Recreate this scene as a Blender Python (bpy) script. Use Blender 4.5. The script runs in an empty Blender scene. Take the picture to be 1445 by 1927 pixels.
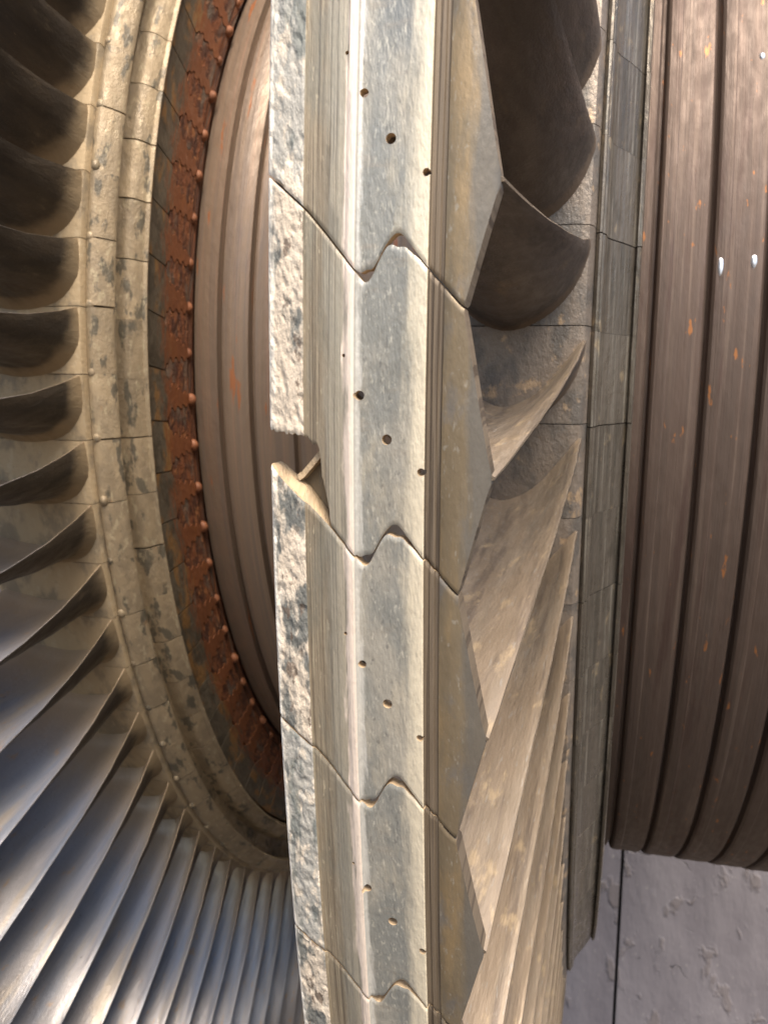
import bpy, bmesh, math, random
import numpy as np
from mathutils import Matrix, Vector, noise

PI = math.pi
R = math.radians
scene = bpy.context.scene
COL = scene.collection

# ------------------------------------------------------------------ camera, sky, sun, exposure
AXIS_TILT = R(9.39)                       # turn of the rotor about its own axis
ROOT = Matrix.Rotation(AXIS_TILT, 4, 'X')
CAM_D = 1.19397
yaw, pitch, roll = R(15.22741), R(-9.38586), R(-0.51860)
cy, sy, cx_, sx_, cz, sz = math.cos(yaw), math.sin(yaw), math.cos(pitch), math.sin(pitch), math.cos(roll), math.sin(roll)
Ry = np.array([[cy, 0, sy], [0, 1, 0], [-sy, 0, cy]])
Rx = np.array([[1, 0, 0], [0, cx_, -sx_], [0, sx_, cx_]])
Rz = np.array([[cz, -sz, 0], [sz, cz, 0], [0, 0, 1]])
RC = Rz @ Rx @ Ry                          # rows: right, up, forward in (x, up, forward) coordinates
def sw(v): return Vector((v[0], v[2], v[1]))
right, up, fwd = sw(RC[0]), sw(RC[1]), sw(RC[2])
cm = Matrix.Identity(4)
for i in range(3):
    cm[i][0] = right[i]; cm[i][1] = up[i]; cm[i][2] = -fwd[i]
cm[0][3], cm[1][3], cm[2][3] = 0, -CAM_D, 0
cam_data = bpy.data.cameras.new('camera')
cam = bpy.data.objects.new('camera', cam_data)
COL.objects.link(cam)
cam.matrix_world = ROOT @ cm
cam_data.sensor_fit = 'VERTICAL'
cam_data.sensor_height = 24.0
cam_data.lens = 24.0 * 1540.687 / 1927.0
cam_data.clip_start = 0.01
cam_data.clip_end = 400
cam_data.dof.use_dof = True
cam_data.dof.focus_distance = 0.27
cam_data.dof.aperture_fstop = 19.0
scene.camera = cam

SUN_EL, SUN_AZ = 53.0, 30.0                # azimuth measured from straight behind the camera towards the right
world = bpy.data.worlds.new('World'); scene.world = world
world.use_nodes = True
wn = world.node_tree
bg = wn.nodes['Background']
sky = wn.nodes.new('ShaderNodeTexSky')
sky.sky_type = 'NISHITA'; sky.sun_disc = False
sky.sun_elevation = R(SUN_EL)
sunvec = Vector((math.sin(R(SUN_AZ)) * math.cos(R(SUN_EL)), -math.cos(R(SUN_AZ)) * math.cos(R(SUN_EL)), math.sin(R(SUN_EL))))
sky.sun_rotation = math.atan2(sunvec.x, sunvec.y)
sky.dust_density = 2.0
wn.links.new(sky.outputs[0], bg.inputs[0])
bg.inputs[1].default_value = 0.15
sd = bpy.data.lights.new('sun', 'SUN')
sun = bpy.data.objects.new('sun', sd); COL.objects.link(sun)
sd.energy = 4.0; sd.angle = R(34); sd.color = (1.0, 0.88, 0.72)
sun.rotation_euler = sunvec.to_track_quat('Z', 'Y').to_euler()
scene.view_settings.view_transform = 'Standard'
scene.view_settings.look = 'None'
scene.view_settings.gamma = 1.0
scene.view_settings.exposure = 0.75
scene.cycles.use_denoising = True

# ------------------------------------------------------------------ materials
class G:
    def __init__(s, name):
        s.m = bpy.data.materials.new(name); s.m.use_nodes = True
        s.t = s.m.node_tree; s.bsdf = s.t.nodes['Principled BSDF']
        s.uv = s.t.nodes.new('ShaderNodeUVMap').outputs[0]
        s.rnd = s.t.nodes.new('ShaderNodeObjectInfo').outputs['Random']
        c = s.t.nodes.new('ShaderNodeCombineXYZ')
        m = s.math('MULTIPLY', s.rnd, 37.0)
        s.l(m, c.inputs[2])
        s.off = c.outputs[0]
    def l(s, a, b): s.t.links.new(a, b)
    def put(s, v, sock):
        if isinstance(v, (int, float)): sock.default_value = v
        elif isinstance(v, (tuple, list)): sock.default_value = tuple(v) + ((1.0,) if len(v) == 3 and sock.type == 'RGBA' else ())
        else: s.l(v, sock)
    def math(s, op, a, b=0.0, clamp=False):
        n = s.t.nodes.new('ShaderNodeMath'); n.operation = op; n.use_clamp = clamp
        s.put(a, n.inputs[0]); s.put(b, n.inputs[1]); return n.outputs[0]
    def vec(s, scale, seed=0.0):
        n = s.t.nodes.new('ShaderNodeVectorMath'); n.operation = 'MULTIPLY'
        s.l(s.uv, n.inputs[0]); n.inputs[1].default_value = (scale[0], scale[1], 1)
        a = s.t.nodes.new('ShaderNodeVectorMath'); a.operation = 'ADD'
        s.l(n.outputs[0], a.inputs[0]); s.l(s.off, a.inputs[1])
        b = s.t.nodes.new('ShaderNodeVectorMath'); b.operation = 'ADD'
        s.l(a.outputs[0], b.inputs[0]); b.inputs[1].default_value = (seed * 3.7, seed * 5.3, seed * 2.1)
        return b.outputs[0]
    def noise(s, scale, seed=0.0, detail=4.0, rough=0.55, dist=0.0):
        n = s.t.nodes.new('ShaderNodeTexNoise'); n.inputs['Scale'].default_value = 1.0
        n.inputs['Detail'].default_value = detail; n.inputs['Roughness'].default_value = rough
        n.inputs['Distortion'].default_value = dist
        s.l(s.vec(scale, seed), n.inputs['Vector']); return n.outputs[0]
    def rng(s, v, lo, hi, a=0.0, b=1.0, smooth=True):
        n = s.t.nodes.new('ShaderNodeMapRange')
        n.interpolation_type = 'SMOOTHSTEP' if smooth else 'LINEAR'
        s.l(v, n.inputs[0])
        n.inputs[1].default_value = lo; n.inputs[2].default_value = hi; n.inputs[3].default_value = a; n.inputs[4].default_value = b
        return n.outputs[0]
    def mix(s, f, a, b):
        n = s.t.nodes.new('ShaderNodeMix'); n.data_type = 'RGBA'
        s.put(f, n.inputs[0]); s.put(a, n.inputs[6]); s.put(b, n.inputs[7]); return n.outputs[2]
    def sep(s):
        n = s.t.nodes.new('ShaderNodeSeparateXYZ'); s.l(s.uv, n.inputs[0]); return n.outputs
    def bump(s, h, dist, prev=None):
        n = s.t.nodes.new('ShaderNodeBump'); n.inputs['Distance'].default_value = dist
        n.inputs['Strength'].default_value = 1.0
        s.l(h, n.inputs['Height'])
        if prev is not None: s.l(prev, n.inputs['Normal'])
        return n.outputs[0]

def metal(name, base, layers=(), metallic=0.35, rough=0.45, rvar=0.12, bumps=(), umask=None, tone=0.12, wobble=0.006, vmask=None):
    """layers: (colour, (su, sv), lo, hi, strength[, detail]); bumps: ((su, sv), distance[, detail])"""
    g = G(name)
    col = base
    rg = None
    for i, L in enumerate(layers):
        n = g.noise(L[1], seed=i + 1, detail=(L[5] if len(L) > 5 else 5.0), rough=0.6)
        f = g.rng(n, L[2], L[3], 0.0, L[4])
        col = g.mix(f, col, L[0])
    if umask:                                   # (u_lo, u_hi, colour, strength): a strip of another tone along u
        u = g.sep()[0]
        wob = g.math('ADD', u, g.math('MULTIPLY', g.math('SUBTRACT', g.noise((500, 60), seed=8.2), 0.5), wobble))
        for (a, b, c, st) in umask:
            col = g.mix(g.rng(wob, a, b, 0.0, st), col, c)
    if vmask:                                   # (r_full, r_none, colour, strength): dirt banked up against the blade foot
        vv = g.math('ADD', g.sep()[1], g.math('MULTIPLY', g.math('SUBTRACT', g.noise((40, 30), seed=6.4), 0.5), 0.03))
        for (a, b, c, st) in vmask: col = g.mix(g.rng(vv, b, a, 0.0, st), col, c)
    v = g.rng(g.rnd, 0, 1, 1.0 - tone, 1.0 + tone, smooth=False)
    n = g.t.nodes.new('ShaderNodeVectorMath'); n.operation = 'SCALE'
    if isinstance(col, tuple): col = g.mix(0.0, col, col)
    g.l(col, n.inputs[0]); g.l(v, n.inputs['Scale'])
    g.l(n.outputs[0], g.bsdf.inputs['Base Color'])
    r = g.rng(g.noise((160, 60), seed=9.1), 0.3, 0.7, rough - rvar, rough + rvar)
    g.l(r, g.bsdf.inputs['Roughness'])
    g.bsdf.inputs['Metallic'].default_value = metallic
    nrm = None
    for i, b in enumerate(bumps):
        h = g.noise(b[0], seed=20 + i, detail=(b[2] if len(b) > 2 else 4.0), rough=0.6)
        nrm = g.bump(h, b[1], nrm)
    if nrm is not None: g.l(nrm, g.bsdf.inputs['Normal'])
    return g.m

CREAM = (0.66, 0.55, 0.43); SLATE = (0.15, 0.165, 0.155); TAN = (0.42, 0.32, 0.20); DUST = (0.52, 0.40, 0.27)
RUST = (0.33, 0.085, 0.022); RUST2 = (0.50, 0.19, 0.06); DARK = (0.055, 0.048, 0.038)
M = {}
M['pitted'] = metal('pitted_steel', (0.58, 0.49, 0.39), [
    ((0.12, 0.13, 0.125), (150, 58), 0.475, 0.56, 0.9, 6), ((0.72, 0.62, 0.50), (320, 140), 0.50, 0.64, 0.7), ((0.13, 0.09, 0.065), (300, 130), 0.57, 0.64, 0.8)],
    metallic=0.0, rough=0.68, bumps=(((300, 130), 0.0016), ((1100, 420), 0.0003)), tone=0.04,
    umask=((-0.0815, -0.0832, (0.9, 0.82, 0.70), 1.0),))
M['pitted_slate'] = metal('pitted_steel_dark', (0.40, 0.38, 0.34), [
    ((0.75, 0.64, 0.51), (260, 110), 0.50, 0.60, 0.85), (SLATE, (130, 40), 0.50, 0.58, 0.8)],
    metallic=0.05, rough=0.62, bumps=(((300, 130), 0.0013), ((1100, 420), 0.0003)), tone=0.04,
    umask=((-0.0815, -0.0832, (0.9, 0.82, 0.70), 1.0),))
M['strip'] = metal('turned_brown_strip', (0.30, 0.245, 0.175), [
    ((0.14, 0.11, 0.08), (1500, 8), 0.50, 0.60, 0.7), ((0.42, 0.36, 0.26), (2200, 40), 0.55, 0.68, 0.8), ((0.20, 0.20, 0.17), (120, 30), 0.45, 0.65, 0.5),
    ((0.5, 0.42, 0.30), (900, 200), 0.62, 0.70, 0.8)],
    metallic=0.3, rough=0.5, bumps=(((2600, 30), 0.00035), ((900, 300), 0.0002)), tone=0.03,
    umask=((-0.0700, -0.0670, (0.46, 0.42, 0.34), 0.6), (-0.0640, -0.0627, (0.88, 0.74, 0.63), 0.95)))
M['panel'] = metal('grey_oxide_panel', (0.40, 0.37, 0.315), [
    ((0.255, 0.255, 0.235), (60, 22), 0.40, 0.60, 0.9), ((0.52, 0.46, 0.36), (110, 30), 0.50, 0.66, 0.6),
    ((0.60, 0.56, 0.47), (1100, 380), 0.56, 0.70, 0.55, 3), ((0.17, 0.165, 0.155), (700, 260), 0.60, 0.70, 0.6, 3), ((0.33, 0.29, 0.24), (70, 240), 0.55, 0.7, 0.5)],
    metallic=0.3, rough=0.42, bumps=(((800, 260), 0.00035), ((250, 60), 0.0005)), tone=0.04,
    umask=((-0.0500, -0.0445, (0.88, 0.77, 0.58), 0.95), (-0.0590, -0.0604, (0.62, 0.60, 0.56), 0.7)))
M['recess'] = metal('dark_recess', (0.20, 0.155, 0.11), [((0.08, 0.06, 0.045), (1600, 10), 0.5, 0.6, 0.8)], metallic=0.3, rough=0.55,
    bumps=(((2600, 30), 0.0002),), tone=0.03)
M['olive'] = metal('olive_brown_band', (0.200, 0.155, 0.10), [
    ((0.29, 0.205, 0.11), (95, 18), 0.44, 0.60, 0.75), ((0.17, 0.155, 0.14), (90, 40), 0.52, 0.66, 0.8),
    ((0.36, 0.33, 0.28), (900, 330), 0.60, 0.72, 0.5, 3)],
    metallic=0.35, rough=0.46, bumps=(((600, 260), 0.00018), ((160, 40), 0.0004)), tone=0.04,
    umask=((-0.0345, -0.0310, (0.14, 0.128, 0.112), 0.85),))
M['edge'] = metal('dusty_end_face', (0.50, 0.37, 0.23), [((0.32, 0.24, 0.16), (300, 300), 0.5, 0.65, 0.6)], metallic=0.1, rough=0.7, bumps=(((420, 420), 0.0010), ((1500, 1500), 0.0003)))
M['blade_r'] = metal('dusty_bronze_airfoil', (0.31, 0.24, 0.175), [
    ((0.32, 0.26, 0.20), (40, 14), 0.45, 0.62, 0.75), ((0.15, 0.12, 0.10), (120, 12), 0.50, 0.66, 0.6),
    ((0.54, 0.41, 0.26), (90, 60), 0.56, 0.70, 0.6), ((0.38, 0.36, 0.33), (300, 120), 0.60, 0.68, 0.4)],
    metallic=0.35, rough=0.44, bumps=(((50, 18), 0.0012), ((500, 260), 0.00018)), tone=0.08)
M['blade_l'] = metal('weathered_steel_airfoil', (0.35, 0.33, 0.335), [
    ((0.43, 0.36, 0.285), (30, 9), 0.50, 0.64, 0.7), ((0.25, 0.27, 0.32), (35, 6), 0.46, 0.62, 0.75),
    ((0.47, 0.30, 0.16), (130, 60), 0.60, 0.70, 0.6), ((0.10, 0.08, 0.06), (400, 300), 0.66, 0.72, 0.7)],
    metallic=0.5, rough=0.42, rvar=0.08, bumps=(((60, 20), 0.0008), ((700, 400), 0.00025)), tone=0.1, vmask=((.70, .785, (0.56, 0.41, 0.26), 0.8),))
M['blade_l_back'] = metal('shade_dark_airfoil_back', (0.075, 0.058, 0.042), [((0.045, 0.036, 0.028), (40, 14), 0.42, 0.60, 0.8), ((0.15, 0.115, 0.075), (110, 50), 0.60, 0.72, 0.6), ((0.22, 0.16, 0.10), (500, 300), 0.68, 0.74, 0.7)],  # dark copy for the belly side, its shade put into the colour
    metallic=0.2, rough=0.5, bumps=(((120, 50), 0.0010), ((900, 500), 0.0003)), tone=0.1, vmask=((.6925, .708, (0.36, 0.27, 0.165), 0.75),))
M['blade_r_back'] = metal('shade_dark_airfoil_back_right', (0.125, 0.100, 0.084), [((0.075, 0.06, 0.050), (30, 10), 0.42, 0.60, 0.8), ((0.23, 0.17, 0.115), (60, 22), 0.56, 0.72, 0.6)],  # same for the right stage: underside shade painted as a darker base
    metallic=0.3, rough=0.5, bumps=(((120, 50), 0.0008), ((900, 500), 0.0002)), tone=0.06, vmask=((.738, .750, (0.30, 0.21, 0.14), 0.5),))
M['plat_l'] = metal('dusty_platform', (0.42, 0.32, 0.20), [((0.20, 0.165, 0.12), (50, 30), 0.48, 0.62, 0.7), ((0.46, 0.37, 0.25), (160, 90), 0.55, 0.66, 0.6)],
    metallic=0.2, rough=0.6, bumps=(((300, 300), 0.0005),))
M['plat_r'] = metal('grey_brown_platform', (0.20, 0.165, 0.135), [((0.115, 0.105, 0.095), (60, 30), 0.46, 0.60, 0.8), ((0.42, 0.30, 0.19), (90, 60), 0.57, 0.66, 0.8)],
    metallic=0.35, rough=0.45, bumps=(((300, 200), 0.0006), ((900, 500), 0.0003)))
M['rim_l'] = metal('blotched_rim', (0.36, 0.275, 0.175), [
    ((0.25, 0.195, 0.13), (60, 30), 0.42, 0.6, 0.7), ((0.085, 0.078, 0.060), (95, 36), 0.55, 0.62, 0.8, 6),
    ((0.46, 0.38, 0.25), (200, 90), 0.56, 0.66, 0.6), ((0.44, 0.24, 0.10), (70, 30), 0.66, 0.74, 0.5)],
    metallic=0.2, rough=0.5, bumps=(((220, 120), 0.0008), ((900, 500), 0.0003)), tone=0.14)
M['rim_r'] = metal('steel_rim', (0.15, 0.128, 0.105), [
    ((0.095, 0.085, 0.07), (240, 8), 0.45, 0.60, 0.7), ((0.34, 0.31, 0.26), (500, 8), 0.55, 0.66, 0.6), ((0.36, 0.28, 0.18), (120, 60), 0.60, 0.70, 0.6),
    ((0.07, 0.062, 0.05), (90, 50), 0.56, 0.70, 0.5)],
    metallic=0.5, rough=0.36, bumps=(((500, 20), 0.0005), ((300, 120), 0.0006)), tone=0.12)
M['disc'] = metal('grimy_disc_face', (0.115, 0.10, 0.075), [((0.07, 0.06, 0.045), (80, 30), 0.45, 0.62, 0.8), ((0.30, 0.16, 0.06), (50, 20), 0.55, 0.66, 0.6),
    ((0.23, 0.21, 0.16), (160, 90), 0.58, 0.68, 0.5)], metallic=0.2, rough=0.55, bumps=(((260, 160), 0.001),))
M['root'] = metal('blade_root_face', (0.14, 0.115, 0.082), [((0.08, 0.066, 0.046), (80, 50), 0.45, 0.60, 0.8), ((0.33, 0.17, 0.055), (60, 25), 0.50, 0.62, 0.75)],
    metallic=0.2, rough=0.55, bumps=(((260, 160), 0.0008),),
    umask=((0.022, 0.038, (0.24, 0.08, 0.03), 0.9),), wobble=0.06)
M['rust'] = metal('flaking_rust', (0.21, 0.068, 0.024), [((0.07, 0.024, 0.012), (150, 55), 0.40, 0.60, 0.95, 7), ((0.42, 0.17, 0.06), (240, 110), 0.52, 0.70, 0.8, 6),
    ((0.15, 0.115, 0.085), (70, 26), 0.50, 0.66, 0.8, 7)], metallic=0.0, rough=0.75, bumps=(((300, 160), 0.002), ((900, 700), 0.0006)))
M['pin'] = metal('rusty_pin', (0.24, 0.09, 0.038), [((0.20, 0.07, 0.03), (200, 200), 0.5, 0.62, 0.8)], metallic=0.1, rough=0.6, bumps=(((600, 600), 0.0004),))
M['rivet'] = metal('dusty_rivet', (0.36, 0.27, 0.17), [((0.25, 0.18, 0.11), (300, 300), 0.5, 0.62, 0.7)], metallic=0.1, rough=0.6)
M['shaft'] = metal('brown_turned_shaft', (0.25, 0.178, 0.125), [
    ((0.20, 0.15, 0.115), (220, 3), 0.42, 0.62, 0.8), ((0.33, 0.205, 0.145), (400, 4), 0.52, 0.66, 0.6), ((0.20, 0.125, 0.085), (60, 6), 0.58, 0.72, 0.6),
    ((0.38, 0.135, 0.05), (95, 11), 0.625, 0.66, 0.85, 6)],
    metallic=0.25, rough=0.42, bumps=(((900, 12), 0.0003), ((200, 120), 0.0004)))
M['drum'] = metal('brown_grooved_drum', (0.135, 0.096, 0.078), [
    ((0.115, 0.085, 0.07), (180, 3), 0.42, 0.62, 0.7), ((0.235, 0.175, 0.14), (300, 5), 0.52, 0.68, 0.5), ((0.095, 0.06, 0.05), (70, 5), 0.52, 0.66, 0.8),
    ((0.40, 0.165, 0.06), (140, 42), 0.645, 0.675, 0.9, 6), ((0.12, 0.10, 0.085), (500, 60), 0.66, 0.72, 0.5)],
    metallic=0.5, rough=0.56, rvar=0.08, bumps=(((900, 10), 0.0003), ((240, 60), 0.0004)))
M['core_steel'] = metal('dark_core_steel', (0.10, 0.08, 0.06), [((0.06, 0.05, 0.04), (40, 40), 0.45, 0.6, 0.8)], metallic=0.2, rough=0.6)  # dark brown steel with darker noise patches

# ------------------------------------------------------------------ mesh helpers
def P(x, r, th):                                # th in degrees above the near point of the ring
    t = R(th); return (x, -r * math.cos(t), r * math.sin(t))
def make_mesh(name, verts, faces, uvs, mats, fmat=None, sharp=35, recalc=True):
    me = bpy.data.meshes.new(name)
    bm = bmesh.new()
    bv = [bm.verts.new(v) for v in verts]
    ul = bm.loops.layers.uv.new('UVMap')
    for i, f in enumerate(faces):
        try: bf = bm.faces.new([bv[j] for j in f])
        except ValueError: continue
        bf.smooth = True
        bf.material_index = fmat[i] if fmat else 0
        for lp, j in zip(bf.loops, f): lp[ul].uv = uvs[j]
    if recalc: bmesh.ops.recalc_face_normals(bm, faces=bm.faces)
    bm.to_mesh(me); bm.free()
    for m in mats: me.materials.append(M[m])
    me.set_sharp_from_angle(angle=R(sharp))
    return me
def obj(name, me, parent=None, rx=0.0, label=None, group=None):
    o = bpy.data.objects.new(name, me); COL.objects.link(o)
    if parent: o.parent = parent
    o.rotation_euler = (rx, 0, 0)
    if label: o['label'] = label
    if group: o['group'] = group
    return o
def rev(name, prof, th0, th1, n, mats, closed=True, pm=None, sharp=35, wob=0.0, round_pts=False):
    """profile [(x, r)] swept about the rotor axis; closed = a solid segment with capped ends; pm = material per profile edge"""
    full = abs(abs(th1 - th0) - 360) < 1e-6
    m = len(prof); verts = []; uvs = []; faces = []; fm = []
    arc = [0.0]
    for i in range(1, m): arc.append(arc[-1] + math.dist(prof[i], prof[i - 1]))
    rows = n if full else n + 1
    for j in range(rows):
        th = th0 + (th1 - th0) * j / n
        for i, (x, r) in enumerate(prof):
            dr = 0.0
            if wob: dr = wob * noise.noise((x * 60, th * .35, r * 9))
            verts.append(P(x, r + dr, th)); uvs.append((arc[i], R(th) * r))
    for j in range(n):
        a = j * m; b = ((j + 1) % rows) * m
        for i in range(m if closed else m - 1):
            k = (i + 1) % m
            faces.append((a + i, a + k, b + k, b + i)); fm.append(pm[i] if pm else 0)
    if closed and not full:
        faces.append(tuple(range(m))); fm.append(0)
        faces.append(tuple(reversed(range(n * m, n * m + m)))); fm.append(0)
    return make_mesh(name, verts, faces, uvs, mats, fm, sharp)
def lerp(tab, x):
    xs = [t[0] for t in tab]; ys = [t[1] for t in tab]
    return float(np.interp(x, xs, ys))

# ------------------------------------------------------------------ the rotor
rotor = bpy.data.objects.new('turbine_rotor', None); COL.objects.link(rotor)
rotor.matrix_world = ROOT
rotor.empty_display_size = 0.2
rotor['label'] = 'large weathered steam turbine rotor with two bladed stages and a brown grooved shaft'
rotor['category'] = 'turbine rotor'

# --- drum on the right: four or more turned grooves
prof = [(0.0, 0.585), (0.0, 0.602), (0.0205, 0.6035), (0.0217, 0.6020), (0.0222, 0.5980), (0.0240, 0.5980)]
x = 0.034; 
for i in range(14):
    x0 = 0.0265 + 0.0350 * i
    prof += [(x0 - .0008, 0.6042), (x0 + .0010, 0.6056), (x0 + .004, 0.6060), (x0 + .0080, 0.6060), (x0 + .0086, 0.6055), (x0 + .0240, 0.6055), (x0 + .0290, 0.6050), (x0 + .0302, 0.6036), (x0 + .0309, 0.6005), (x0 + .0318, 0.5988), (x0 + .0328, 0.5998), (x0 + .0336, 0.6020)]
prof += [(0.54, 0.60), (0.545, 0.45), (0.545, 0.2)]
me = rev('drum', prof, 180, 540, 360, ['drum'], closed=False, sharp=28)
obj('drum', me, rotor, label='dark brown drum with a row of turned grooves and orange rust streaks')

M['glint'] = metal('bluish_glint_steel', (0.85, 0.88, 0.95), metallic=1.0, rough=0.38, rvar=0.04, tone=0)  # bluish white metal, standing in for light glinting off the drum
drum_o = [o for o in rotor.children if o.name == 'drum'][0]
def spot(x, th, wx, wt):  # small raised patch added to the drum as a glint
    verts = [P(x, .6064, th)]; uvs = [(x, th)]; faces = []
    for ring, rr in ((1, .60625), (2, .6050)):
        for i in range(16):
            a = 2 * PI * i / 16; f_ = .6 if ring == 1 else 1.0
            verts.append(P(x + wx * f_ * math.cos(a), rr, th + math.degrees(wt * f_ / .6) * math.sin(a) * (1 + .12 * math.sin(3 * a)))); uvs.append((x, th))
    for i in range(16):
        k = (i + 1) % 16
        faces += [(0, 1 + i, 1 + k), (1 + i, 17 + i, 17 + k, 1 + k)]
    return make_mesh('glint_spot', verts, faces, uvs, ['glint'], sharp=80)
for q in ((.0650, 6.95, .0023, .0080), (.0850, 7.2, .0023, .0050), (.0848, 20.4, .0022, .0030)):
    obj('glint_spot', spot(*q), drum_o)

# --- shaft between the stages
def groove(x, r, w=0.0064, dpt=0.009): return [(x - w / 2, r), (x - w / 2 + .0003, r - dpt), (x + w / 2 - .0003, r - dpt), (x + w / 2, r)]
prof = [(-0.346, 0.50), (-0.346, 0.546), (-0.3445, 0.5495), (-0.340, 0.5515)]
prof += groove(-0.3185, 0.5535) + [(-0.31, 0.5538), (-0.2975, 0.5515)] + groove(-0.2915, 0.5500) + [(-0.280, 0.5480), (-0.262, 0.5480)] + groove(-0.2530, 0.5480)
prof += [(-0.235, 0.548)] + groove(-0.22, 0.548) + [(-0.19, 0.548)] + groove(-0.18, 0.548) + [(-0.15, 0.548), (-0.1, 0.548)]
me = rev('shaft', prof, 180, 540, 300, ['shaft'], closed=False, sharp=28)
obj('shaft', me, rotor, label='pinkish brown turned shaft with dark narrow grooves between the two stages')

# --- left disc
prof = [(-0.47, 0.3), (-0.47, 0.615), (-0.455, 0.622), (-0.3475, 0.622), (-0.3465, 0.60), (-0.3455, 0.568), (-0.3445, 0.564), (-0.3445, 0.5535), (-0.352, 0.5525), (-0.352, 0.30)]
disc = obj('disc', rev('disc', prof, 180, 540, 300, ['rust'], closed=False), rotor, label='rust eaten disc face behind the blade roots of the left stage')

# --- right disc carrying the shrouded blades
prof = [(-0.11, 0.4), (-0.11, 0.690), (-0.100, 0.700), (-0.02, 0.700), (-0.004, 0.676), (0.004, 0.664), (0.004, 0.40)]
obj('disc', rev('disc_right', prof, 180, 540, 240, ['core_steel'], closed=False), rotor, label='dark disc that carries the shrouded blades')

# --- airfoils
def airfoil(name, root, tip, r0, r1, edge_x, edge_th, tmax0, tmax1, flare_r, mat, nsec=22, te=0.0011, blend=1.0, span=1.0, npts=19, seed=0, flare=0.0055):
    """root / tip: camber line as (dx, dtheta) from the near edge backwards"""
    def cam_pt(tab, s):
        n = len(tab) - 1; f = s * n; i = min(int(f), n - 1); f -= i
        # Catmull-Rom
        p0 = tab[max(i - 1, 0)]; p1 = tab[i]; p2 = tab[i + 1]; p3 = tab[min(i + 2, n)]
        return [0.5 * ((2 * p1[k]) + (-p0[k] + p2[k]) * f + (2 * p0[k] - 5 * p1[k] + 4 * p2[k] - p3[k]) * f * f + (-p0[k] + 3 * p1[k] - 3 * p2[k] + p3[k]) * f ** 3) for k in (0, 1)]
    verts = []; uvs = []; faces = []
    nn = npts * 2
    for j in range(nsec + 1):
        f = j / nsec
        f = f ** 1.35
        r = r0 + (r1 - r0) * f
        w = min(1, max(0, f / span)) ** blend
        pts = []
        for i in range(npts):
            s = i / (npts - 1)
            a = cam_pt(root, s); b = cam_pt(tip, s)
            dx = a[0] * (1 - w) + b[0] * w; dt = a[1] * (1 - w) + b[1] * w
            xx = lerp(edge_x, r) + dx + .0003 * noise.noise((r * 90, seed * 7.7, s * 3)) * (1 - s); th = lerp(edge_th, r) + dt
            pts.append((xx, R(th) * r))
        tm = tmax0 * (1 - w) + tmax1 * w
        fl = flare * min(1.0, math.exp(-(r - flare_r) / 0.0045))
        loop = []
        for i in range(npts):
            s = i / (npts - 1)
            p = pts[max(i - 1, 0)]; q = pts[min(i + 1, npts - 1)]
            tx, tt = q[0] - p[0], q[1] - p[1]; ln = math.hypot(tx, tt) or 1
            nx, nt = -tt / ln, tx / ln
            hh = te + (tm - te) * (math.sin(PI * min(1, s * 1.02) ** 0.85) ** 0.8 if 0 < s < 1 else 0)
            if i == 0: hh *= 0.45
            if i == npts - 1: hh *= 0.6
            loop.append(((pts[i][0], pts[i][1]), (nx, nt), hh / 2 + fl * (min(1, s * 5) ** 1.5 * .93 + .07) * min(1, (1 - s) * 6 + .1), s))
        ring = []
        for c, nrm, h, s in loop: ring.append((c[0] + nrm[0] * h, c[1] + nrm[1] * h, s))
        for c, nrm, h, s in reversed(loop): ring.append((c[0] - nrm[0] * h, c[1] - nrm[1] * h, 2 - s))
        for (xx, t, s) in ring:
            th = math.degrees(t / r)
            verts.append(P(xx, r, th)); uvs.append((s * 0.1 + seed * .37, r))
    for j in range(nsec):
        a = j * nn; b = a + nn
        for i in range(nn):
            k = (i + 1) % nn
            faces.append((a + i, a + k, b + k, b + i))
    fm = [(0 if (q % nn) < npts - 1 else 1) for q in range(len(faces))]  # belly faces take the shade-darkened copy, concave faces the lighter one
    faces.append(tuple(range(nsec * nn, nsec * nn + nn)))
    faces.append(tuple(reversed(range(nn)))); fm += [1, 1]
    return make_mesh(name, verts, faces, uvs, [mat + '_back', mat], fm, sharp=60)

# left stage -------------------------------------------------------
NL = 93; DL = 360.0 / NL
rootL = [(0, 0), (-.0030, -1.35), (-.0085, -2.35), (-.018, -3.1), (-.034, -3.5), (-.054, -3.6), (-.074, -3.3), (-.092, -2.6)]
tipL = [(0, 0), (-.008, .55), (-.016, 1.15), (-.024, 1.8), (-.032, 2.5), (-.039, 3.2), (-.045, 4.0), (-.051, 4.8)]
lexL = [(0.68, -.3590), (0.77, -.3600), (0.9, -.364), (1.13, -.370)]
lthL = [(0.68, 0.1), (0.69, 0.0), (0.71, -.45), (0.74, -.9), (0.78, -1.15), (0.85, -1.25), (1.13, -1.0)]
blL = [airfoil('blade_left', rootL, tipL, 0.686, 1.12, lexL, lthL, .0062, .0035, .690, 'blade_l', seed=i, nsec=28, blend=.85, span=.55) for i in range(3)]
hp = DL / 2
plL = rev('platform_left', [(-.455, .640), (-.455, .690), (-.3600, .6905), (-.3570, .6898), (-.3560, .6880), (-.3560, .640)], -DL + .025, -.025, 5, ['plat_l'])
rimL = rev('rim_left', [(-.3557, .640), (-.3557, .6835), (-.3548, .6838), (-.3538, .6866), (-.3520, .6874), (-.3495, .6868), (-.3450, .6828), (-.3408, .6778), (-.3393, .6758), (-.3392, .6740), (-.3410, .6726), (-.3545, .6722), (-.3545, .640)], -DL + .03, -.03, 5, ['rim_l'], sharp=40)
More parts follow.
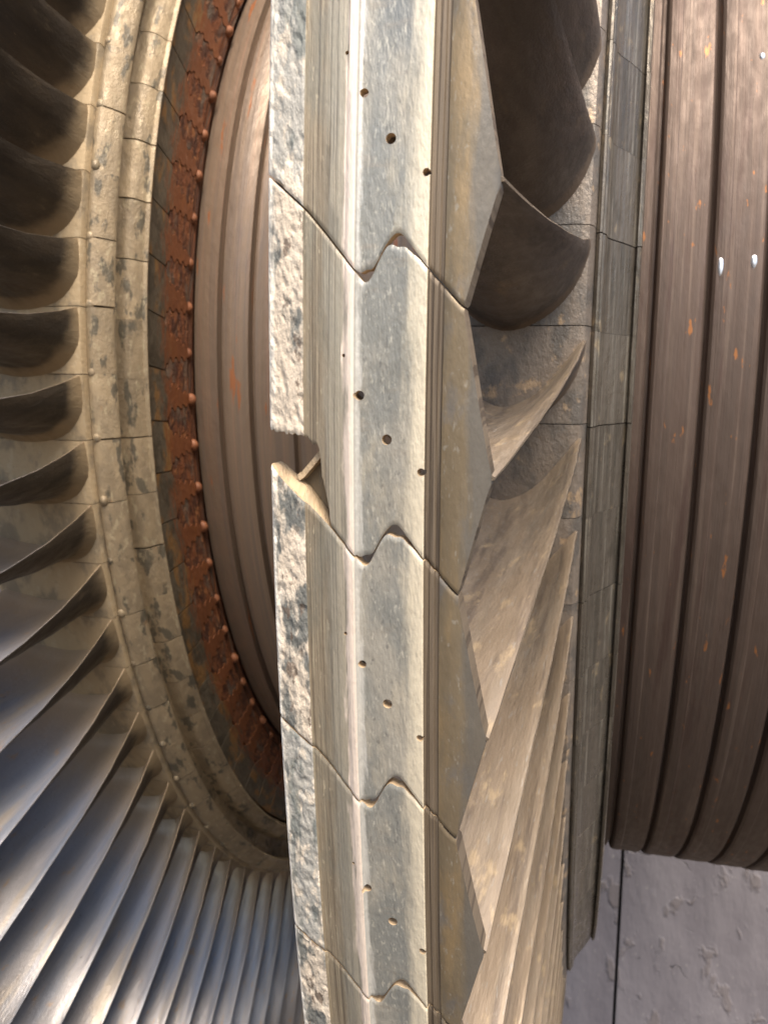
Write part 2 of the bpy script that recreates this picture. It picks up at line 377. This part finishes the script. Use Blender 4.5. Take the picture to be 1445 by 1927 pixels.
rimL2 = rev('groove_left', [(-.3560, .6200), (-.3560, .6535), (-.3535, .6522), (-.3512, .6516), (-.3480, .6512), (-.3455, .6504), (-.3435, .6490), (-.3415, .6468), (-.3398, .6445), (-.3386, .6425), (-.3378, .6412), (-.3360, .6408), (-.3349, .6398), (-.3352, .6385), (-.3400, .6365), (-.3450, .6340), (-.3525, .6330), (-.3560, .6200)][:-1], -DL + .03, -.03, 5, ['rim_l'], sharp=40)
# blade root: block with a fir-tree tongue, and the steeple of the disc that holds it
def tooth_side(seed):
    rd = random.Random(seed); rr = .6015; out = []
    wdt = [1.30, 0.86, 1.10, 0.66, 0.90, 0.48, 0.72, 0.34]
    for q in range(8):
        rr -= .0046; out.append((rr + rd.uniform(-.0006, .0006), wdt[q] * rd.uniform(.94, 1.06)))
    side = []
    for i, (a, b) in enumerate(out):
        side.append((a + .0014, b)); side.append((a - .0012, b * .97))
    return side
def plate(name, outline, x0, x1, mat, dome=.0004):
    verts = []; uvs = []; faces = []; n = len(outline)
    for xx in (x0, x1):
        for (r, t) in outline:
            verts.append(P(xx, r, t - (.632 - r) * 12.6)); uvs.append((.632 - r, R(t) * r))
    faces.append(tuple(range(n)))
    for i in range(n): faces.append((i, (i + 1) % n, n + (i + 1) % n, n + i))
    return make_mesh(name, verts, faces, uvs, [mat], sharp=30)
def root_mesh(seed):
    h = hp - 0.05; side = tooth_side(seed)
    return plate('root', [(.632, -h), (.6015, -h)] + [(a, -b) for a, b in side] + [(.5635, -.25), (.5635, .25)] + list(reversed(side)) + [(.6015, h), (.632, h)], -.3430, -.350, 'root')
def steeple_mesh(seed):
    side = tooth_side(seed); g_ = .07
    lf = [(a, -DL / 2 + b + g_) for a, b in side]; rg = [(a, DL / 2 - b - g_) for a, b in side]
    return plate('steeple', lf + [(.5640, -DL / 2 + .4), (.5640, DL / 2 - .4)] + list(reversed(rg)), -.3434, -.350, 'rust')
stL = [steeple_mesh(s_) for s_ in (1, 2, 3)]
rtL = [root_mesh(s) for s in (1, 2, 3)]
def dome(name, x, r, th, rad, hgt, mat, flat=0.75, seg=12, ax=(1.0, 0.35)):
    """a pin head pointing out along +x and a little outwards"""
    c = Vector(P(x, r, th)); n = Vector((ax[0], -ax[1], 0)).normalized()
    e1 = n.cross(Vector((0, 0, 1))).normalized(); e2 = n.cross(e1)
    verts = []; uvs = []; faces = []
    rings = [(1.0, -hgt * .8), (1.0, 0.0), (.93, hgt * .3), (.72, hgt * .62), (.38, hgt * .9)]
    for rr, hh in rings:
        for i in range(seg):
            a = 2 * PI * i / seg
            v = c + n * hh + (e1 * math.cos(a) * flat + e2 * math.sin(a)) * rad * rr
            verts.append(tuple(v)); uvs.append((v.x, v.z))
    verts.append(tuple(c + n * hgt)); uvs.append((c.x, c.z)); top = len(verts) - 1
    for j in range(len(rings) - 1):
        for i in range(seg):
            k = (i + 1) % seg; faces.append((j * seg + i, j * seg + k, (j + 1) * seg + k, (j + 1) * seg + i))
    for i in range(seg): faces.append(((len(rings) - 1) * seg + i, (len(rings) - 1) * seg + (i + 1) % seg, top))
    return make_mesh(name, verts, faces, uvs, [mat], sharp=50)
rivL = dome('rivet', -.3506, .6868, 0.12, .0040, .0022, 'rim_l', ax=(.8, 1))
pinL = dome('lock_pin', -.3436, .5600, 0, .0054, .0048, 'pin', flat=.8)

rnd = random.Random(5)
TH_BLADE_L = -0.07
for k in range(NL):
    th = TH_BLADE_L + k * DL
    a = -R(th)
    b = obj('blade', blL[k % 3], rotor, a, group='blades of the left stage')
    obj('platform', plL, b, -R(DL * 0 + 0.05))
    o = obj('rim_segment', rimL, b, -R(.10 + rnd.uniform(-.05, .05)))
    o.location = (rnd.uniform(-.0001, .0001), rnd.uniform(-.0001, .0001), 0)
    o = obj('channel_segment', rimL2, b, -R(-.25 + rnd.uniform(-.06, .06)))
    o.location = (rnd.uniform(-.0001, .0001), rnd.uniform(-.0001, .0001), 0)
    rv = obj('rivet', rivL, b, -R(.17 + rnd.uniform(-.14, .14))); rv.location = (rnd.uniform(-.0012, .0006), rnd.uniform(-.0002, .0012), 0)
    obj('blade_root', rtL[k % 3], b, -R(-1.15))
    obj('steeple', stL[k % 3], disc, -R(th - 1.15 + DL / 2))
    p = obj('lock_pin', pinL, disc, -R(-2.16 + k * DL + rnd.uniform(-.12, .12)))
    p.location = (rnd.uniform(-.0028, .0006), 0, 0)

# right stage ------------------------------------------------------
DR = 4.0573
rootR = [(0, 0), (-.0060, -1.05), (-.0150, -2.15), (-.0270, -2.95), (-.0420, -3.35), (-.0570, -2.95), (-.0700, -2.0), (-.082, -0.6)]
tipR = [(0, 0), (-.0070, .08), (-.014, .22), (-.0215, .45), (-.029, .75), (-.037, 1.15), (-.044, 1.55), (-.051, 2.0)]
rexR = [(0.72, -.0145), (0.76, -.0150), (0.86, -.0195), (0.995, -.0265)]
rthR = [(0.72, 0.25), (0.74, 0), (0.79, -.95), (0.855, -1.80), (0.915, -2.40), (0.96, -2.75), (0.995, -2.95)]
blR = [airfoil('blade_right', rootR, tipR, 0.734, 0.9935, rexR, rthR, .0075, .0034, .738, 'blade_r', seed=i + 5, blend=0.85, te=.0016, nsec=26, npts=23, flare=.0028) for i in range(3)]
plR = rev('platform_right', [(-.100, .695), (-.100, .739), (-.0205, .739), (-.0150, .7375), (-.0128, .7340), (-.0119, .7300), (-.0119, .695)], -DR + .02, -.02, 6, ['plat_r'])
rimR = rev('rim_right', [(-.0116, .690), (-.0116, .7285), (-.0098, .7300), (-.0086, .7295), (-.0081, .7270), (-.0074, .7266), (-.0066, .7250), (-.0058, .7185), (-.0030, .7140), (.0020, .7075), (.0060, .7015), (.0086, .6970), (.0096, .6955), (.0104, .6985), (.0122, .6985), (.0130, .6960), (.0130, .6900), (.0130, .655), (-.0116, .655)], -DR + .016, -.016, 6, ['rim_r'], sharp=40)

# shroud plates
seam = [(-.0838, 2.80), (-.074, 2.307), (-.0672, 1.867), (-.061, 1.45), (-.0590, 1.285), (-.0583, 1.275), (-.0568, 1.41), (-.0549, 1.668), (-.0524, 1.885), (-.0508, 1.945), (-.0496, 1.915), (-.048, 1.795), (-.0424, 1.406), (-.0382, 1.158), (-.0343, .915)]
XT = -.0269; THT = -1.44; XQ = -.0343
def seam_at(x):
    s = 0
    for d in (-.0011, -.00055, 0, .00055, .0011): s += lerp(seam, max(-.0838, min(XQ, x + d)))
    return s / 5
def up_edge(x):
    if x <= XQ: return seam_at(x) - .018 - .15 * math.exp(-((x + .0506) / .0019) ** 2) - .05 * math.exp(-((x + .0475) / .0016) ** 2)
    f = (x - XQ) / (XT - XQ); return .897 + (THT + .002 - .897) * f
def lo_edge(x):
    if x <= XQ: return seam_at(x) - DR + .018 + .13 * math.exp(-((x + .0584) / .0015) ** 2)
    f = (x - XQ) / (XT - XQ); return (.933 - DR) + (THT - .002 - (.933 - DR)) * f
brk = [(-.0838, -.74), (-.0824, -.80), (-.0790, -.83), (-.0756, -.815), (-.0735, -.91), (-.0714, -.99), (-.0703, -1.07), (-.0699, -1.30), (-.0697, -1.46), (-.0690, -1.62), (-.0684, -1.77), (-.0673, -2.17)]
# dr in mm against x in mm
PR = [(-83.8, -2.6), (-83.5, -1.3), (-82.9, -.75), (-82.0, -.5), (-78, -.3), (-74.6, -.4), (-74.2, -.7), (-73.8, -1.35), (-73.0, -1.5), (-70.0, -1.45), (-67.8, -1.2), (-67.5, -.95), (-66, -.80), (-65.8, -.62),
      (-64.2, -.45), (-63.8, -.55), (-63.4, -.50), (-62.9, -.05), (-61.8, .10), (-61.2, -.05), (-60.95, -.35), (-60.8, -1.5), (-60.2, -1.95), (-58, -2.0), (-54, -2.05), (-50, -1.95), (-46.5, -1.55), (-44.0, -1.0), (-43.3, -.95), (-43.05, -1.3),
      (-42.95, -3.0), (-41.9, -3.2), (-41.7, -2.8), (-40.6, -2.75), (-40.4, -3.3), (-39.6, -3.3), (-39.2, -2.6), (-38, -2.3), (-36, -2.2), (-34, -2.5), (-31, -3.4), (-28.5, -4.6), (-27.3, -5.4), (-26.9, -6.2)]
TK = [(-83.8, 1.2), (-74, 2.0), (-68, 2.5), (-60, 3.0), (-44, 3.0), (-40, 3.5), (-34, 4.6), (-26.9, 4.2)]
def mat_zone(x, seed):
    if x < -.0741: return 0
    if x < -.0609: return 1
    if x < -.0431: return 2
    if x < -.0393: return 3
    return 4
def shroud(name, seed, broken=False, rows=84, pit=True, exposed=False):
    xs = sorted(set([p[0] / 1000 for p in PR] + [x / 1000 for x in np.arange(-83.6, -74.4, .42 if rows > 40 else 1.6)] + [x / 1000 for x in np.arange(-60, -47, .55 if rows > 40 else 1.1)] +
                    [x / 1000 for x in np.arange(-46, -27, 1.0)] + [XQ, XT - .0003] + ([b[0] for b in brk] + [x / 1000 for x in np.arange(-74.4, -66, .5)] if broken else [])))
    xs = [x for x in xs if x < XT]
    dd = [xs[0]]
    for x in xs[1:]:
        if x - dd[-1] > .00004: dd.append(x)
    xs = dd
    verts = []; uvs = []; faces = []; fm = []
    m = len(xs); n = rows
    def bottom(x):
        b = lo_edge(x)
        if broken and x < -.0673:
            jag = .060 * noise.noise((x * 1100, 3.3, 0)) + .045 * noise.noise((x * 4000, 1.3, 0))
            b = max(b, lerp(brk, x) + jag)
        return b
    for side in (0, 1):
        for i, x in enumerate(xs):
            a, b = up_edge(x) - (lerp(list(zip(WX, WL)), x) if exposed and x < -.0645 else 0), bottom(x)
            dr = lerp(PR, x * 1000) / 1000
            tk = lerp(TK, x * 1000) / 1000
            for j in range(n + 1):
                th = a + (b - a) * j / n
                if x >= XQ and a - b > .3:
                    th = a if j == 0 else (b if j == n else (a - .045) + (b - a + .09) * (j - 1) / (n - 2))
                r = 1.0 + dr
                if x < -.0743 and pit:
                    q = Vector((x * 520 + seed * 9 + th * 2.0, th * 6.2, seed))
                    ed = min(1, (x + .0838) / .0016)
                    v = noise.fractal(q, 0.9, 2.1, 3)
                    r += ed * (-.0009 * max(0, v + .05) + .0002 * v)
                elif x < -.062: r += .00008 * noise.noise((x * 2500, th * .3, seed))
                elif x > -.0392: r += .00012 * noise.noise((x * 100, th * 1.0, seed))
                else: r += .00006 * noise.noise((x * 120, th * .9, seed))
                # rounded end edges
                e = min(abs(th - a), abs(th - b))
                if e < .02: r -= .00035
                if x > XQ and j in (0, n): r -= .0014
                xx = x
                if x < -.0836: xx += .0002 * noise.noise((0, th * 4, seed))
                verts.append(P(xx, r - side * tk, th)); uvs.append((x, R(th) + seed * .21))
    S = m * (n + 1)
    for i in range(m - 1):
        for j in range(n):
            a = i * (n + 1) + j; b = a + n + 1
            z = mat_zone((xs[i] + xs[i + 1]) / 2, seed)
            if xs[i] >= XQ and j in (0, n - 1): z = 3  # dark border paints the shade along the flank edge
            faces.append((a, a + 1, b + 1, b)); fm.append(z)
            faces.append((S + a, S + b, S + b + 1, S + a + 1)); fm.append(5)
    for i in range(m - 1):
        for j0 in (0, n):
            a = i * (n + 1) + j0; b = a + n + 1
            faces.append((a, b, S + b, S + a)); fm.append(3 if xs[i] > -.0385 else 5)  # flank side faces carry the same painted shade
    for i0 in (0, m - 1):
        for j in range(n):
            a = i0 * (n + 1) + j
            faces.append((a, a + 1, S + a + 1, S + a)); fm.append(0 if i0 == 0 else 4)
    me = make_mesh(name, verts, faces, uvs, ['pitted' if seed % 3 else 'pitted_slate', 'strip', 'panel', 'recess', 'olive', 'edge'], fm, sharp=38)
    return me

def cutter(seed):
    bm = bmesh.new(); rd = random.Random(seed)
    for (x, th, rad) in ((-.0598, 3.776 - 4.0573, .00112), (-.0530, 3.18 - 4.0573, .00128), (-.0441, 2.727 - 4.0573, .00100), (-.0636, 4.33 - 4.0573, .00045)):
        rad *= rd.uniform(.92, 1.1)
        ret = bmesh.ops.create_cone(bm, cap_ends=True, segments=20, radius1=rad, radius2=rad, depth=.012)
        mt = Matrix.Rotation(-R(th + rd.uniform(-.03, .03)), 4, 'X') @ Matrix.Translation((x + rd.uniform(-.0003, .0003), -0.9990, 0)) @ Matrix.Rotation(PI / 2 + rd.uniform(-.05, .05), 4, 'X')
        bmesh.ops.transform(bm, matrix=mt, verts=ret['verts'])
    me = bpy.data.meshes.new('cutter'); bm.to_mesh(me); bm.free()
    for m in ['pitted', 'strip', 'panel', 'recess', 'olive', 'edge']: me.materials.append(M[m])
    for p in me.polygons: p.material_index = 5
    return me
def drilled(me, name, seed):
    cut_me = cutter(seed)
    o = bpy.data.objects.new('tmp', me); c = bpy.data.objects.new('tmpc', cut_me)
    COL.objects.link(o); COL.objects.link(c)
    md = o.modifiers.new('b', 'BOOLEAN'); md.operation = 'DIFFERENCE'; md.solver = 'EXACT'; md.object = c
    dg = bpy.context.evaluated_depsgraph_get(); dg.update()
    out = bpy.data.meshes.new_from_object(o.evaluated_get(dg), depsgraph=dg)
    out.name = name
    bpy.data.objects.remove(o); bpy.data.objects.remove(c)
    bpy.data.meshes.remove(cut_me); bpy.data.meshes.remove(me)
    return out

# webs under the shroud: the thick end flange that shows through the broken corner
def web(name, low, high, d_low, d_high, mat='edge', body=.004):
    """a sloping lip: low and high are (x, th) lines, d_* how far each lies under the shroud face"""
    verts = []; uvs = []; faces = []; n = len(low)
    for (xa, ta), (xb, tb) in zip(low, high):
        for (x, th, dr) in ((xa, ta, d_low), (xb, tb, d_high), (xb, tb, d_high + body), (xa, ta - .02, d_low + body)):
            verts.append(P(x, .9985 - dr, th)); uvs.append((x, R(th) - dr))
    for i in range(n - 1):
        for q in range(4):
            k = (q + 1) % 4; faces.append((i * 4 + q, i * 4 + k, (i + 1) * 4 + k, (i + 1) * 4 + q))
    faces.append((0, 1, 2, 3)); faces.append(tuple(reversed([(n - 1) * 4 + q for q in range(4)])))
    return make_mesh(name, verts, faces, uvs, [mat], sharp=40)
WX = [-.0836, -.0822, -.0800, -.0780, -.0765, -.0750, -.0735, -.0715, -.0690, -.0665, -.0645]
WB = [.0, .02, .02, .03, .08, .08, .05, .03, .02, .01, .0]
WL = [0, .04, .06, .07, .08, .08, .07, .05, .03, .01, 0]
def up_drop(x): return lerp(list(zip(WX, WL)), x)
web_me = web('end_web', [(x, seam_at(x) - .02 - up_drop(x)) for x in WX], [(x, seam_at(x) - .015 + b_) for x, b_ in zip(WX, WB)], .0004, .0026)
rb = [(-.0770, 2.56), (-.0757, 2.61), (-.0740, 2.72), (-.0722, 2.84), (-.0704, 2.965), (-.069, 3.06)]
rib_me = web('rib', [(x + .0003, t - .045) for x, t in rb], [(x - .0003, t + .045) for x, t in rb], .0020, .0024, body=.003)
def lining():
    pts = [(-.0765, 2.52), (-.0740, 2.68), (-.0700, 2.95), (-.0660, 3.2), (-.0640, 2.4), (-.0655, 1.75), (-.0690, 2.00), (-.0735, 2.28), (-.0762, 2.45)]
    verts = []; uvs = []
    for dr in (.0055, .0085):
        for x, t in pts: verts.append(P(x, .9985 - dr, t)); uvs.append((x, R(t)))
    n = len(pts); faces = [tuple(range(n)), tuple(reversed(range(n, 2 * n)))] + [(i, (i + 1) % n, n + (i + 1) % n, n + i) for i in range(n)]
    return make_mesh('lining', verts, faces, uvs, ['olive'], sharp=40)
lin_me = lining()
base_sh = shroud('shroud_plain', 0, rows=14, pit=False)
VIS = range(-3, 6)
kk = list(range(-8, 40))
ths = [(k, -k * DR) for k in kk]
rest = 88 - len(kk)
span = 360 - DR * len(kk)
for i in range(rest): ths.append((40 + i, -(40 * DR) - span * i / rest))
for k, th in ths:
    a = -R(th)
    # plate k hangs between seam k and seam k+1; its airfoil foot stands at 5.40 - (k+1) pitches + ...
    b = obj('blade', blR[k % 3], rotor, -R(1.52 + th), group='blades of the shrouded stage')
    b_inv = R(1.52 + th)
    def sub(name, me, ang, **kw):
        return obj(name, me, b, -(ang - (1.52 + th)) * PI / 180, **kw)
    sub('platform', plR, 2.15 + th)
    sub('rim_segment', rimR, 1.98 + th + random.Random(k).uniform(-.015, .015))
    if k in VIS:
        br = (k == 0)
        me = drilled(shroud('shroud_%d' % (k + 3), k + 4, broken=br, exposed=(k == 1)), 'shroud', k)
        sub('shroud', me, th, label='shroud plate with its corner broken away' if br else None)
    else:
        sub('shroud', base_sh, th)
    sub('end_web', web_me, th)
    if k in VIS: sub('rib', rib_me, th); sub('lining', lin_me, th)

# ------------------------------------------------------------------ wall and ground
g = G('peeling_grey_paint')
tc = g.t.nodes.new('ShaderNodeTexCoord')
n1 = g.noise((6, 2.5), 1, 5); n2 = g.noise((16, 9), 2, 5, .5, .3); n3 = g.noise((90, 60), 3, 4)
col = g.mix(g.rng(n1, .35, .65), (0.122, 0.110, 0.122), (0.155, 0.141, 0.153))
col = g.mix(g.rng(n2, .60, .66, 0, .55), col, (0.12, 0.10, 0.096))
col = g.mix(g.rng(n3, .64, .72, 0, .5), col, (0.26, 0.24, 0.23))
g.l(col, g.bsdf.inputs['Base Color']); g.bsdf.inputs['Roughness'].default_value = .6
nb = g.bump(n1, .02); nb = g.bump(g.rng(n2, .58, .68), .003, nb); nb = g.bump(n3, .0006, nb)
vo = g.t.nodes.new('ShaderNodeTexVoronoi'); vo.feature = 'DISTANCE_TO_EDGE'; vo.inputs['Scale'].default_value = 1.0
vm = g.t.nodes.new('ShaderNodeVectorMath'); vm.operation = 'ADD'
g.l(g.vec((7, 5), 4), vm.inputs[0])
nz = g.t.nodes.new('ShaderNodeTexNoise'); nz.inputs['Scale'].default_value = 2.0; g.l(g.vec((7, 5), 6), nz.inputs['Vector'])
g.l(nz.outputs['Color'], vm.inputs[1]); g.l(vm.outputs[0], vo.inputs['Vector'])
crack = g.math('MULTIPLY', g.rng(vo.outputs[0], 0.0, .02, 1.0, 0.0), g.rng(g.noise((5, 4), 7), .60, .64))
nb = g.bump(g.math('SUBTRACT', 1.0, crack), .003, nb)
g.l(g.mix(g.math('MULTIPLY', crack, .8), col, (.06, .05, .05)), g.bsdf.inputs['Base Color'])
g.l(nb, g.bsdf.inputs['Normal'])
M['wall'] = g.m
M['seam'] = metal('dark_board', (0.04, 0.035, 0.035), metallic=0, rough=.8)
WALL_Y = 1.32
camw = cam.matrix_world
def ray(px, py):
    q = Vector(((px - 722.5) / 1540.687, -(py - 963.5) / 1540.687, -1.0))
    return camw.translation, (camw.to_3x3() @ q)
o_, d_ = ray(1163, 1760); s_ = (WALL_Y - o_.y) / d_.y; SX = (o_ + d_ * s_).x
wall = bpy.data.objects.new('wall', None); COL.objects.link(wall)
wall.location = (SX, WALL_Y, -1.95)
wall['label'] = 'grey painted board wall with peeling, cracked paint behind the rotor'; wall['category'] = 'wall'
def board(x0, x1, h, seed):
    nx, nz = 40, 70; verts = []; uvs = []; faces = []
    for j in range(nz + 1):
        for i in range(nx + 1):
            x = x0 + (x1 - x0) * i / nx; z = h * j / nz
            d = .004 * noise.noise((x * 3 + seed, z * 2.2, seed))
            verts.append((x, d, z)); uvs.append((x, z))
    for j in range(nz):
        for i in range(nx):
            a = j * (nx + 1) + i; faces.append((a, a + 1, a + nx + 2, a + nx + 1))
    n0 = len(verts)
    bd = [(x0, 0.03, 0), (x1, 0.03, 0), (x1, 0.03, h), (x0, 0.03, h)]
    verts += bd; uvs += [(b[0], b[2]) for b in bd]
    faces.append((n0 + 3, n0 + 2, n0 + 1, n0))
    L = [j * (nx + 1) for j in range(nz + 1)]; Rr = [j * (nx + 1) + nx for j in range(nz + 1)]
    faces.append(tuple(L + [n0 + 3, n0])); faces.append(tuple(list(reversed(Rr)) + [n0 + 1, n0 + 2]))
    return make_mesh('panel', verts, faces, uvs, ['wall'], sharp=50, recalc=False)
for i, (a, b) in enumerate(((.0045, 1.22), (-1.22, -.0045), (-2.44, -1.229), (-3.66, -2.449), (1.229, 2.44))):
    p = obj('panel', board(a, b, 4.2, i * 3.1), wall)
bk = bmesh.new(); bmesh.ops.create_cube(bk, size=1.0)
bmesh.ops.transform(bk, matrix=Matrix.Translation((-.6, .045, 2.1)) @ Matrix.Diagonal((6.2, .02, 4.2, 1)), verts=bk.verts)
bk.loops.layers.uv.new('UVMap')
bme = bpy.data.meshes.new('backing'); bk.to_mesh(bme); bk.free(); bme.materials.append(M['seam'])
obj('backing', bme, wall)

gm = G('dry_ground')
n1 = gm.noise((.8, .8), 1, 6); n2 = gm.noise((30, 30), 2, 4)
gm.l(gm.mix(gm.rng(n1, .35, .65), (0.055, 0.044, 0.033), (0.08, 0.065, 0.048)), gm.bsdf.inputs['Base Color'])
gm.bsdf.inputs['Roughness'].default_value = .9
gm.l(gm.bump(n2, .01), gm.bsdf.inputs['Normal']); M['ground'] = gm.m
gr = obj('ground', make_mesh('ground', [(-150, -150, 0), (150, -150, 0), (150, 150, 0), (-150, 150, 0)], [(0, 1, 2, 3)],
     [(-150, -150), (150, -150), (150, 150), (-150, 150)], ['ground']))
gr.location = (0, 0, -1.95); gr['kind'] = 'structure'
